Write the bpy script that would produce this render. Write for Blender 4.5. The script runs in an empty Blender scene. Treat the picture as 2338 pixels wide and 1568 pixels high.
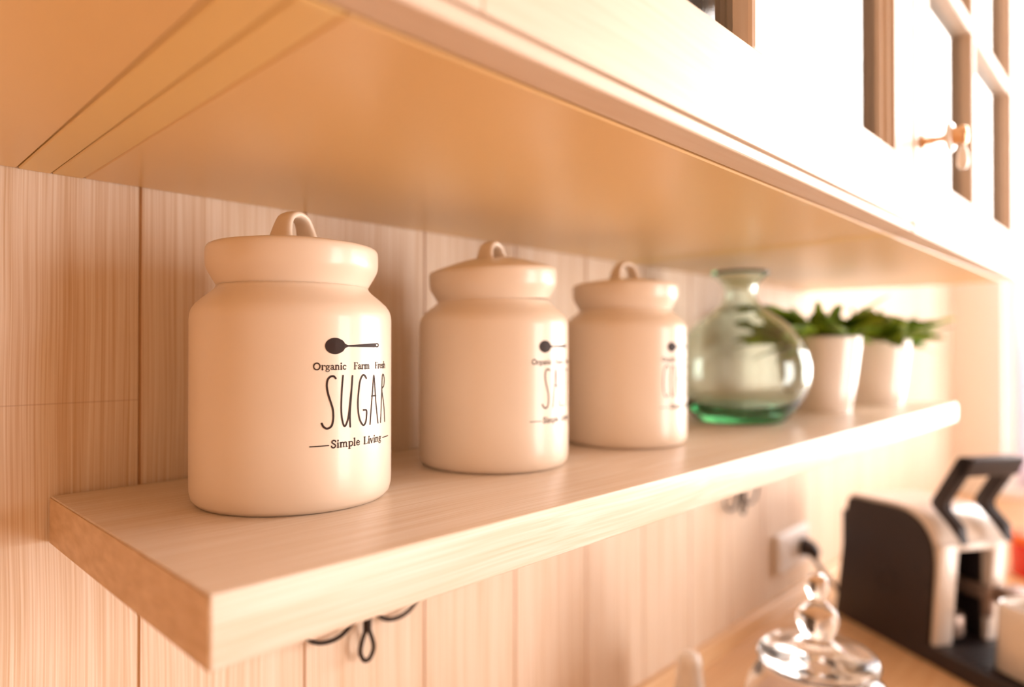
import bpy, bmesh, math, random
from mathutils import Vector, Matrix
random.seed(7)
PI = math.pi
S = bpy.context.scene
COL = S.collection

# ------------------------------------------------------------------ camera, world, light
# the lens is at the origin: x runs along the wall, y into the wall, z up
CAMPX, YAW = 1549.0, math.radians(44.1)
cam_d = bpy.data.cameras.new('camera')
cam = bpy.data.objects.new('camera', cam_d); COL.objects.link(cam)
cam_d.sensor_width = 36.0
cam_d.lens = 36.0 * CAMPX / 2338.0
cam_d.clip_start = 0.01
cam.rotation_euler = (math.radians(90.41), 0, YAW - PI / 2)
cam_d.dof.use_dof = True
cam_d.dof.focus_distance = 0.40
cam_d.dof.aperture_fstop = 2.7
cam_d.dof.aperture_blades = 0
S.camera = cam

W = bpy.data.worlds.new('sky'); S.world = W; W.use_nodes = True
bg = W.node_tree.nodes['Background']
bg.inputs[0].default_value = (1.0, 0.93, 0.885, 1)
bg.inputs[1].default_value = 8.5
S.view_settings.view_transform = 'Standard'
S.view_settings.look = 'None'
S.view_settings.gamma = 1.0
S.view_settings.use_curve_mapping = False
S.view_settings.exposure = 0.80

# room extents
XL, XR, YB, YF, ZF, ZC = -1.3, 2.59, 0.5087, -2.6, -1.37, 1.56
WIN_Y0, WIN_Y1, WIN_Z0, WIN_Z1 = -1.9, 0.375, -0.445, 1.50      # window in the right wall
DX0, DX1, DZ1 = 1.35, 2.55, 0.80                                # unseen glazed door behind the camera, added for frontal light

def portal(name, loc, rot, sx, sy):
    l = bpy.data.lights.new(name, 'AREA'); l.shape = 'RECTANGLE'; l.size = sx; l.size_y = sy
    l.cycles.is_portal = True
    o = bpy.data.objects.new(name, l); COL.objects.link(o); o.location = loc; o.rotation_euler = rot
    return o
portal('window_light', (XR + 0.14, (WIN_Y0 + WIN_Y1) / 2, (WIN_Z0 + WIN_Z1) / 2), (0, PI / 2, 0), WIN_Z1 - WIN_Z0, WIN_Y1 - WIN_Y0)

portal('added_door_light', ((DX0 + DX1) / 2, YF - 0.14, (ZF + DZ1) / 2), (PI / 2, 0, 0), DX1 - DX0, DZ1 - ZF)  # portal for the added door opening

# ------------------------------------------------------------------ material helpers
def new_mat(name):
    m = bpy.data.materials.new(name); m.use_nodes = True
    return m, m.node_tree, m.node_tree.nodes['Principled BSDF']

def plain(name, col, rough=0.5, metal=0.0, coat=0.0, spec=0.5, bump=0.0, bscale=200):
    m, t, p = new_mat(name)
    p.inputs['Base Color'].default_value = (*col, 1)
    p.inputs['Roughness'].default_value = rough
    p.inputs['Metallic'].default_value = metal
    p.inputs['Coat Weight'].default_value = coat
    p.inputs['Coat Roughness'].default_value = 0.10
    p.inputs['Specular IOR Level'].default_value = spec
    n = t.nodes.new('ShaderNodeTexNoise'); n.inputs['Scale'].default_value = bscale
    tc = t.nodes.new('ShaderNodeTexCoord'); t.links.new(tc.outputs['Object'], n.inputs['Vector'])
    if bump:
        b = t.nodes.new('ShaderNodeBump'); b.inputs['Strength'].default_value = bump; b.inputs['Distance'].default_value = 0.001
        t.links.new(n.outputs['Fac'], b.inputs['Height']); t.links.new(b.outputs['Normal'], p.inputs['Normal'])
    return m

def wood(name, c_light, c_dark, grain=(420, 420, 4), rough=0.5, contrast=(0.35, 0.7), warp=0.004, bump=0.25, butt=None):
    """fine straight grain: noise squeezed across the fibres, slightly warped, plus broad bands"""
    m, t, p = new_mat(name)
    N, L = t.nodes, t.links
    tc = N.new('ShaderNodeTexCoord')
    wn = N.new('ShaderNodeTexNoise'); wn.inputs['Scale'].default_value = 5.0; wn.inputs['Detail'].default_value = 1.0
    L.new(tc.outputs['Object'], wn.inputs['Vector'])
    sub = N.new('ShaderNodeVectorMath'); sub.operation = 'SUBTRACT'; sub.inputs[1].default_value = (0.5, 0.5, 0.5)
    L.new(wn.outputs['Color'], sub.inputs[0])
    sc = N.new('ShaderNodeVectorMath'); sc.operation = 'SCALE'; sc.inputs['Scale'].default_value = warp * 4
    L.new(sub.outputs[0], sc.inputs[0])
    add = N.new('ShaderNodeVectorMath'); add.operation = 'ADD'
    L.new(tc.outputs['Object'], add.inputs[0]); L.new(sc.outputs[0], add.inputs[1])
    mul = N.new('ShaderNodeVectorMath'); mul.operation = 'MULTIPLY'; mul.inputs[1].default_value = grain
    L.new(add.outputs[0], mul.inputs[0])
    n1 = N.new('ShaderNodeTexNoise'); n1.inputs['Scale'].default_value = 1.0; n1.inputs['Detail'].default_value = 2.0
    L.new(mul.outputs[0], n1.inputs['Vector'])
    mul2 = N.new('ShaderNodeVectorMath'); mul2.operation = 'MULTIPLY'; mul2.inputs[1].default_value = [g * 0.13 for g in grain]
    L.new(add.outputs[0], mul2.inputs[0])
    n2 = N.new('ShaderNodeTexNoise'); n2.inputs['Scale'].default_value = 1.0; n2.inputs['Detail'].default_value = 2.0
    L.new(mul2.outputs[0], n2.inputs['Vector'])
    mix = N.new('ShaderNodeMath'); mix.operation = 'MULTIPLY_ADD'; mix.inputs[1].default_value = 0.74
    L.new(n1.outputs['Fac'], mix.inputs[0])
    m2 = N.new('ShaderNodeMath'); m2.operation = 'MULTIPLY'; m2.inputs[1].default_value = 0.26
    L.new(n2.outputs['Fac'], m2.inputs[0]); L.new(m2.outputs[0], mix.inputs[2])
    r = N.new('ShaderNodeValToRGB')
    r.color_ramp.elements[0].position = contrast[0]; r.color_ramp.elements[0].color = (*c_dark, 1)
    r.color_ramp.elements[1].position = contrast[1]; r.color_ramp.elements[1].color = (*c_light, 1)
    L.new(mix.outputs[0], r.inputs[0])
    col = r.outputs[0]
    if butt:      # hairline where the leftmost board is made of two lengths
        sx = N.new('ShaderNodeSeparateXYZ'); L.new(tc.outputs['Object'], sx.inputs[0])
        cz = N.new('ShaderNodeMath'); cz.operation = 'COMPARE'; cz.inputs[1].default_value = butt[1]; cz.inputs[2].default_value = 0.0005; L.new(sx.outputs['Z'], cz.inputs[0])
        lx = N.new('ShaderNodeMath'); lx.operation = 'LESS_THAN'; lx.inputs[1].default_value = butt[0]; L.new(sx.outputs['X'], lx.inputs[0])
        mm = N.new('ShaderNodeMath'); mm.operation = 'MULTIPLY'; L.new(cz.outputs[0], mm.inputs[0]); L.new(lx.outputs[0], mm.inputs[1])
        ms = N.new('ShaderNodeMath'); ms.operation = 'MULTIPLY'; ms.inputs[1].default_value = 0.32; L.new(mm.outputs[0], ms.inputs[0])
        mc = N.new('ShaderNodeMix'); mc.data_type = 'RGBA'; L.new(ms.outputs[0], mc.inputs['Factor']); L.new(col, mc.inputs[6]); mc.inputs[7].default_value = (0.45, 0.26, 0.16, 1)
        col = mc.outputs[2]
    L.new(col, p.inputs['Base Color'])
    p.inputs['Roughness'].default_value = rough
    b = N.new('ShaderNodeBump'); b.inputs['Strength'].default_value = bump; b.inputs['Distance'].default_value = 0.0006
    L.new(mix.outputs[0], b.inputs['Height']); L.new(b.outputs['Normal'], p.inputs['Normal'])
    return m

def pane_mat(name, tint=(1, 1, 1)):
    m = bpy.data.materials.new(name); m.use_nodes = True
    t = m.node_tree; t.nodes.clear()
    o = t.nodes.new('ShaderNodeOutputMaterial'); mx = t.nodes.new('ShaderNodeMixShader')
    tr = t.nodes.new('ShaderNodeBsdfTransparent'); tr.inputs[0].default_value = (*tint, 1)
    g = t.nodes.new('ShaderNodeBsdfGlossy'); g.inputs['Roughness'].default_value = 0.02
    f = t.nodes.new('ShaderNodeFresnel'); f.inputs['IOR'].default_value = 1.6
    t.links.new(f.outputs[0], mx.inputs[0]); t.links.new(tr.outputs[0], mx.inputs[1]); t.links.new(g.outputs[0], mx.inputs[2])
    t.links.new(mx.outputs[0], o.inputs[0])
    return m

def glass_mat(name, col, rough=0.0, density=None, bump=0.0):
    m, t, p = new_mat(name)
    p.inputs['Base Color'].default_value = (*col, 1)
    p.inputs['Transmission Weight'].default_value = 1.0
    p.inputs['Roughness'].default_value = rough
    p.inputs['IOR'].default_value = 1.48
    if bump:
        n = t.nodes.new('ShaderNodeTexNoise'); n.inputs['Scale'].default_value = 22
        tc = t.nodes.new('ShaderNodeTexCoord'); t.links.new(tc.outputs['Object'], n.inputs['Vector'])
        b = t.nodes.new('ShaderNodeBump'); b.inputs['Strength'].default_value = bump; b.inputs['Distance'].default_value = 0.01
        t.links.new(n.outputs['Fac'], b.inputs['Height']); t.links.new(b.outputs['Normal'], p.inputs['Normal'])
    if density:
        v = t.nodes.new('ShaderNodeVolumeAbsorption'); v.inputs['Color'].default_value = (*density[0], 1); v.inputs['Density'].default_value = density[1]
        t.links.new(v.outputs[0], t.nodes['Material Output'].inputs['Volume'])
    return m

M = {}
M['wall'] = wood('whitewashed_wall_wood', (0.87, 0.73, 0.61), (0.66, 0.45, 0.27), grain=(1050, 40, 7), rough=0.55, contrast=(0.30, 0.62), warp=0.0022, butt=(0.157, -0.0352))
M['wall_dark'] = plain('board_gap', (0.62, 0.38, 0.20), 0.8)
M['shelf'] = wood('whitewashed_shelf_wood', (0.82, 0.71, 0.62), (0.70, 0.55, 0.41), grain=(7, 600, 600), rough=0.33, contrast=(0.34, 0.64), warp=0.003, bump=0.12)
M['shelf_end'] = wood('shelf_end_wood', (0.74, 0.53, 0.34), (0.60, 0.40, 0.22), grain=(60, 60, 200), rough=0.55, contrast=(0.35, 0.7), warp=0.01, bump=0.3)
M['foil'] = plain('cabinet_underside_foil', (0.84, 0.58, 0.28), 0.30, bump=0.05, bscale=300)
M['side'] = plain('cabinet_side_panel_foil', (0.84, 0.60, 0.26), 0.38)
M['door'] = wood('painted_door_wood', (0.77, 0.63, 0.51), (0.72, 0.56, 0.43), grain=(10, 200, 300), rough=0.45, bump=0.15)
M['door_v'] = wood('painted_stile_wood', (0.77, 0.63, 0.51), (0.72, 0.56, 0.43), grain=(300, 200, 10), rough=0.45, bump=0.15)
M['inside'] = plain('cabinet_interior', (0.86, 0.76, 0.62), 0.5)
M['ceramic'] = plain('cream_glazed_ceramic', (0.86, 0.72, 0.59), 0.33, coat=0.22)
M['print'] = plain('brown_black_print', (0.035, 0.016, 0.010), 0.5, spec=0.15)
M['pot'] = plain('white_pot_ceramic', (0.88, 0.78, 0.70), 0.3, coat=0.6)
M['soil'] = plain('dark_potting_soil', (0.08, 0.045, 0.02), 0.9, bump=0.8)
M['iron'] = plain('black_iron', (0.030, 0.016, 0.009), 0.6, spec=0.25)
M['brass'] = plain('pale_brass', (0.80, 0.52, 0.30), 0.28, metal=0.8)
M['porcelain'] = plain('white_porcelain', (0.9, 0.84, 0.78), 0.15, coat=1.0)
M['blackplastic'] = plain('matt_black_plastic', (0.022, 0.014, 0.016), 0.5, bump=0.1, bscale=900)
M['whiteplastic'] = plain('cream_white_plastic', (0.84, 0.75, 0.68), 0.3, coat=0.5)
M['taupe'] = plain('taupe_metal', (0.35, 0.25, 0.20), 0.35, metal=0.6)
M['socket'] = plain('white_socket_plastic', (0.88, 0.84, 0.82), 0.35)
M['red'] = plain('glossy_red', (0.75, 0.02, 0.02), 0.25, coat=0.8)
M['orange'] = plain('orange_lid', (0.9, 0.18, 0.03), 0.35)
M['counter'] = wood('worktop_wood', (0.84, 0.58, 0.34), (0.74, 0.46, 0.24), grain=(6, 160, 160), rough=0.35, bump=0.08)
M['plaster'] = plain('tan_plaster', (0.66, 0.46, 0.29), 0.8, bump=0.1)
M['white_wall'] = plain('white_painted_wall', (0.95, 0.92, 0.89), 0.8, bump=0.1)
M['ceil'] = plain('cream_ceiling', (0.87, 0.73, 0.59), 0.9)
M['floor'] = wood('floor_wood', (0.56, 0.35, 0.20), (0.42, 0.25, 0.13), grain=(8, 60, 60), rough=0.5)
M['curtain'], _t, _p = new_mat('sheer_lavender_curtain')
_p.inputs['Base Color'].default_value = (0.86, 0.76, 0.86, 1); _p.inputs['Roughness'].default_value = 0.8
_a = _t.nodes.new('ShaderNodeBsdfTranslucent'); _a.inputs[0].default_value = (0.86, 0.76, 0.86, 1)
_b = _t.nodes.new('ShaderNodeBsdfTransparent'); _m = _t.nodes.new('ShaderNodeMixShader'); _m.inputs[0].default_value = 0.35
_n = _t.nodes.new('ShaderNodeMixShader'); _n.inputs[0].default_value = 0.3
_t.links.new(_a.outputs[0], _m.inputs[1]); _t.links.new(_b.outputs[0], _m.inputs[2])
_t.links.new(_m.outputs[0], _n.inputs[1]); _t.links.new(_p.outputs[0], _n.inputs[2]); _t.links.new(_n.outputs[0], _t.nodes['Material Output'].inputs[0])
M['winframe'] = plain('white_window_frame', (0.9, 0.85, 0.8), 0.4)
M['pane'] = pane_mat('window_glass')
M['doorpane'] = pane_mat('cabinet_door_glass', (0.97, 0.96, 0.92))
M['greenglass'] = glass_mat('pale_green_blown_glass', (0.93, 0.985, 0.95), 0.0, ((0.02, 0.82, 0.38), 18.0), 0.06)
M['clearglass'] = glass_mat('clear_glass', (1, 0.99, 0.97), 0.10)
M['sugar'] = plain('pale_peach_sweets', (0.86, 0.60, 0.46), 0.6, bump=0.8, bscale=120)

def leaf_mat():
    m, t, p = new_mat('green_leaf')
    n = t.nodes.new('ShaderNodeTexNoise'); n.inputs['Scale'].default_value = 28
    tc = t.nodes.new('ShaderNodeTexCoord'); t.links.new(tc.outputs['Object'], n.inputs['Vector'])
    r = t.nodes.new('ShaderNodeValToRGB')
    r.color_ramp.elements[0].position = 0.35; r.color_ramp.elements[0].color = (0.06, 0.15, 0.01, 1)
    r.color_ramp.elements[1].position = 0.72; r.color_ramp.elements[1].color = (0.33, 0.50, 0.03, 1)
    t.links.new(n.outputs['Fac'], r.inputs[0]); t.links.new(r.outputs[0], p.inputs['Base Color'])
    p.inputs['Roughness'].default_value = 0.4
    return m
M['leaf'] = leaf_mat()

# ------------------------------------------------------------------ geometry helpers
def link(name, bm, mat, parent=None, smooth=False, autosmooth=None):
    bmesh.ops.recalc_face_normals(bm, faces=bm.faces[:])
    me = bpy.data.meshes.new(name); bm.to_mesh(me); bm.free()
    for mm in (mat if isinstance(mat, (list, tuple)) else [mat]):
        me.materials.append(mm)
    if smooth:
        for p in me.polygons: p.use_smooth = True
    o = bpy.data.objects.new(name, me); COL.objects.link(o)
    if parent: o.parent = parent
    if autosmooth is not None:
        for p in me.polygons: p.use_smooth = True
        me.set_sharp_from_angle(angle=math.radians(autosmooth))
    return o

def tag(o, label, cat, group=None, kind=None):
    o['label'] = label; o['category'] = cat
    if group: o['group'] = group
    if kind: o['kind'] = kind
    return o
def struct(o, label=None, cat=None):
    o['kind'] = 'structure'
    if label: o['label'] = label
    if cat: o['category'] = cat
    return o
def thing(name, label, cat, loc=(0, 0, 0), rz=0, group=None):
    o = bpy.data.objects.new(name, None); COL.objects.link(o); o.empty_display_size = 0.05
    o.location = loc; o.rotation_euler = (0, 0, rz)
    return tag(o, label, cat, group)

def box(bm, lo, hi, bev=0.0, seg=2, mi=0):
    v = bmesh.ops.create_cube(bm, size=1.0)['verts']
    lo, hi = Vector(lo), Vector(hi)
    for w in v:
        w.co = Vector(((lo[i] + hi[i]) / 2 + w.co[i] * (hi[i] - lo[i]) for i in range(3)))
    fs = set(f for w in v for f in w.link_faces)
    for f in fs: f.material_index = mi
    if bev > 0:
        es = list(set(e for w in v for e in w.link_edges))
        bmesh.ops.bevel(bm, geom=es, offset=bev, segments=seg, profile=0.5, affect='EDGES')
    return bm

def lathe(bm, prof, n=64, c=(0, 0), cap0=False, cap1=False):
    rings = []
    for r, z in prof:
        if r < 1e-6: rings.append([bm.verts.new((c[0], c[1], z))])
        else: rings.append([bm.verts.new((c[0] + r * math.cos(2 * PI * i / n), c[1] + r * math.sin(2 * PI * i / n), z)) for i in range(n)])
    for a, b in zip(rings, rings[1:]):
        if len(a) == 1 and len(b) == 1: continue
        for i in range(n):
            j = (i + 1) % n
            if len(a) == 1: bm.faces.new((a[0], b[i], b[j]))
            elif len(b) == 1: bm.faces.new((a[i], a[j], b[0]))
            else: bm.faces.new((a[i], a[j], b[j], b[i]))
    return bm

def curve_pts(pts, k=8, closed=False):
    """Catmull-Rom through pts"""
    P = [Vector(p) for p in pts]; out = []
    n = len(P)
    rng = n if closed else n - 1
    for i in range(rng):
        if closed: p0, p1, p2, p3 = P[(i - 1) % n], P[i], P[(i + 1) % n], P[(i + 2) % n]
        else: p0, p1, p2, p3 = P[max(i - 1, 0)], P[i], P[i + 1], P[min(i + 2, n - 1)]
        for q in range(k):
            t = q / k
            out.append(0.5 * ((2 * p1) + (p2 - p0) * t + (2 * p0 - 5 * p1 + 4 * p2 - p3) * t * t + (3 * p1 - p0 - 3 * p2 + p3) * t ** 3))
    if not closed: out.append(P[-1])
    return out

def sweep(bm, pts, rad, n=12, closed=False, sec=None, up=None):
    """tube (or section sec = [(a,b)...] in metres) along pts"""
    P = [Vector(p) for p in pts]; m = len(P); rings = []
    prev = None
    for i in range(m):
        if closed: t = (P[(i + 1) % m] - P[(i - 1) % m])
        else: t = P[min(i + 1, m - 1)] - P[max(i - 1, 0)]
        t.normalize()
        if up is not None: a = Vector(up)
        else:
            a = prev if prev is not None else (Vector((0, 0, 1)) if abs(t.z) < 0.9 else Vector((1, 0, 0)))
        a = (a - t * a.dot(t)).normalized(); b = t.cross(a); prev = a
        r = rad[i] if isinstance(rad, (list, tuple)) else rad
        if sec is None: q = [(r * math.cos(2 * PI * k / n), r * math.sin(2 * PI * k / n)) for k in range(n)]
        else: q = [(x * r, y * r) for x, y in sec]
        rings.append([bm.verts.new(P[i] + a * x + b * y) for x, y in q])
    nn = len(rings[0])
    for i in range(m if closed else m - 1):
        A, B = rings[i], rings[(i + 1) % m]
        for k in range(nn):
            j = (k + 1) % nn
            bm.faces.new((A[k], A[j], B[j], B[k]))
    if not closed:
        bm.faces.new(rings[0][::-1]); bm.faces.new(rings[-1])
    return bm

def prism(bm, poly, lo, hi, axis='x', bev=0.0, seg=2):
    """extrude the closed outline poly (two coords) between lo and hi along axis"""
    def mk(a, b, c):
        return {'x': (c, a, b), 'y': (a, c, b), 'z': (a, b, c)}[axis]
    A = [bm.verts.new(mk(a, b, lo)) for a, b in poly]; B = [bm.verts.new(mk(a, b, hi)) for a, b in poly]
    f1 = bm.faces.new(A); f2 = bm.faces.new(B[::-1]); n = len(poly)
    for i in range(n):
        j = (i + 1) % n
        bm.faces.new((A[i], B[i], B[j], A[j]))
    if bev > 0:
        es = list(set(list(f1.edges) + list(f2.edges)))
        bmesh.ops.bevel(bm, geom=es, offset=bev, segments=seg, profile=0.5, affect='EDGES')
    return bm

def fillet(poly, radii, k=6):
    """round the corners of an outline"""
    out = []; n = len(poly)
    for i in range(n):
        p = Vector(poly[i]); r = radii[i] if isinstance(radii, (list, tuple)) else radii
        a = Vector(poly[i - 1]) - p; b = Vector(poly[(i + 1) % n]) - p
        if r <= 0: out.append(tuple(p)); continue
        la, lb = a.length, b.length; a.normalize(); b.normalize()
        ang = a.angle(b); d = min(r / math.tan(ang / 2), la * 0.49, lb * 0.49)
        s, e = p + a * d, p + b * d
        for q in range(k + 1):
            t = q / k
            out.append(tuple(s * (1 - t) ** 2 + p * 2 * t * (1 - t) + e * t * t))
    return out

# ------------------------------------------------------------------ room shell
# back wall: vertical boards with V grooves, outline extruded upward
def board_wall():
    bm = bmesh.new()
    gx = []; x = 0.157 - 0.1243 * 12
    while x < XR: 
        if x > XL: gx.append(x)
        x += 0.1243
    front = [(XL, YB)]
    for g in gx:
        front += [(g - 0.0011, YB), (g - 0.0003, YB + 0.0016), (g + 0.0003, YB + 0.0016), (g + 0.0011, YB)]
    front += [(XR, YB), (XR, YB + 0.1), (XL, YB + 0.1)]
    prism(bm, front, ZF, ZC, 'z')
    for f in bm.faces:
        c = f.calc_center_median()
        if YB + 0.0005 < c.y < YB + 0.01 and abs(f.normal.z) < 0.5: f.material_index = 1
    return bm
struct(link('wall_back', board_wall(), [M['wall'], M['wall_dark']]), 'whitewashed vertical wood boards behind the shelf', 'wall')

bm = bmesh.new()      # right wall with its window opening
T = 0.16
box(bm, (XR, WIN_Y1, ZF), (XR + T, YB + 0.1, ZC)); box(bm, (XR, YF - T, ZF), (XR + T, WIN_Y0, ZC))
box(bm, (XR, WIN_Y0, ZF), (XR + T, WIN_Y1, WIN_Z0)); box(bm, (XR, WIN_Y0, WIN_Z1), (XR + T, WIN_Y1, ZC))
struct(link('wall_right', bm, M['white_wall']), 'white painted wall with the bright window', 'wall')
bm = bmesh.new(); box(bm, (XL - T, YF - T, ZF), (XL, YB + 0.1, ZC)); struct(link('wall_left', bm, M['plaster']), 'tan plaster wall', 'wall')
bm = bmesh.new()
box(bm, (XL, YF - T, ZF), (DX0, YF, ZC)); box(bm, (DX1, YF - T, ZF), (XR, YF, ZC)); box(bm, (DX0, YF - T, DZ1), (DX1, YF, ZC))
struct(link('wall_front', bm, M['plaster']), 'tan plaster wall behind the camera', 'wall')
bm = bmesh.new(); box(bm, (XL - T, YF - T, ZF - 0.1), (XR + T, YB + 0.1, ZF)); struct(link('floor', bm, M['floor']), 'wooden floor', 'floor')
bm = bmesh.new(); box(bm, (XL - T, YF - T, ZC), (XR + T, YB + 0.1, ZC + 0.1)); struct(link('ceiling', bm, M['ceil']), 'cream ceiling', 'ceiling')

def glazing(name, axis, a0, a1, z0, z1, p, nv, nh, fw=0.05, th=0.05, label=''):
    root = bpy.data.objects.new(name, None); COL.objects.link(root); struct(root, label, 'window' if 'window' in name else 'door')
    bm = bmesh.new()
    def b(u0, u1, w0, w1, t0=0, t1=th):
        if axis == 'x': box(bm, (p + t0, u0, w0), (p + t1, u1, w1), 0.003)
        else: box(bm, (u0, p + t0, w0), (u1, p + t1, w1), 0.003)
    b(a0, a0 + fw, z0, z1); b(a1 - fw, a1, z0, z1); b(a0 + fw, a1 - fw, z0, z0 + fw); b(a0 + fw, a1 - fw, z1 - fw, z1)
    for i in range(1, nv):
        u = a0 + (a1 - a0) * i / nv; b(u - 0.022, u + 0.022, z0 + fw, z1 - fw)
    for i in range(1, nh):
        w = z0 + (z1 - z0) * i / nh; b(a0 + fw, a1 - fw, w - 0.012, w + 0.012, 0.012, th - 0.012)
    link('window_frame' if 'window' in name else 'door_frame', bm, M['winframe'], root)
    bm = bmesh.new()
    if axis == 'x': box(bm, (p + th / 2 - 0.002, a0 + fw / 2, z0 + fw / 2), (p + th / 2 + 0.002, a1 - fw / 2, z1 - fw / 2))
    else: box(bm, (a0 + fw / 2, p + th / 2 - 0.002, z0 + fw / 2), (a1 - fw / 2, p + th / 2 + 0.002, z1 - fw / 2))
    link('glass_pane', bm, M['pane'], root)
    return root
glazing('window_1', 'x', WIN_Y0, WIN_Y1, WIN_Z0, WIN_Z1, XR + 0.07, 1, 1, label='bright window in the right wall')

glazing('added_door_1', 'y', DX0, DX1, ZF, DZ1, YF - 0.1, 2, 1, label='unseen glazed doors behind the camera, added for frontal light')  # invented opening that brightens the board wall from the front
# ------------------------------------------------------------------ worktop and trim
bm = bmesh.new(); box(bm, (XL, -0.13, -0.508), (XR, YB, -0.470), 0.003)
tag(link('worktop', bm, M['counter']), 'light wood kitchen worktop along the board wall', 'worktop')
bm = bmesh.new(); prism(bm, fillet([(YB, -0.470), (YB, -0.4465), (YB - 0.010, -0.4465), (YB - 0.017, -0.470)], [0, 0, 0.004, 0]), XL, XR, 'x')
struct(link('trim_1', bm, M['counter']), 'light wood upstand strip between worktop and wall', 'trim')
# base units below the worktop (out of the photo, they carry it)
for i, x0 in enumerate((-1.28, -0.60, 0.04, 0.68, 1.32, 1.96)):
    t = thing('base_cabinet', 'cream base cabinet under the wooden worktop', 'cabinet', (x0, 0, ZF), 0, 'base cabinets under the worktop')
    w = 0.62
    bm = bmesh.new(); box(bm, (0, -0.08, 0.0), (w, YB - 0.002, 0.862)); link('body', bm, M['side'], t)
    bm = bmesh.new(); box(bm, (0.003, -0.10, 0.10), (w - 0.003, -0.08, 0.855), 0.003)
    d = link('door', bm, M['door'], t)
    bm = bmesh.new(); lathe(bm, [(0, 0), (0.006, 0), (0.006, 0.012), (0.015, 0.018), (0.013, 0.027), (0, 0.03)], 20)
    bmesh.ops.transform(bm, matrix=Matrix.Translation((0.05, -0.10, 0.78)) @ Matrix.Rotation(PI / 2, 4, 'X'), verts=bm.verts[:])
    link('knob', bm, M['brass'], d, smooth=True)

# ------------------------------------------------------------------ wall shelf
SX0, SX1, SY0, SZ0, SZ1 = 0.1045, 1.356, 0.2595, -0.1223, -0.093
t = thing('wall_shelf', 'thick whitewashed wooden wall shelf carrying the canisters and plants', 'shelf', (SX0, SY0, SZ0))
bm = bmesh.new()
YS = YB - 0.0025      # the board stands a hair off the wall
prism(bm, fillet([(SY0, SZ0), (YS, SZ0), (YS, SZ1), (SY0, SZ1)], [0.0012, 0, 0, 0.0015], 3), SX0 + 0.0008, SX1 - 0.0008, 'x')
o = link('board', bm, M['shelf'], t, autosmooth=40); o.location = (-SX0, -SY0, -SZ0)
for x0, x1 in ((SX0, SX0 + 0.0008), (SX1 - 0.0008, SX1)):
    bm = bmesh.new(); prism(bm, fillet([(SY0 + 0.0003, SZ0 + 0.0003), (YS, SZ0 + 0.0003), (YS, SZ1 - 0.0010), (SY0 + 0.0003, SZ1 - 0.0010)], [0.001, 0, 0, 0.001], 3), x0, x1, 'x')
    o = link('edge_band', bm, M['shelf_end'], t); o.location = (-SX0, -SY0, -SZ0)

bm = bmesh.new(); box(bm, (SX0 + 0.012, YS - 0.001, SZ0 + 0.006), (SX1 - 0.012, YB, SZ1 - 0.004)); o = link('mounting_rail', bm, M['iron'], t); o.location = (-SX0, -SY0, -SZ0)

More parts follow.
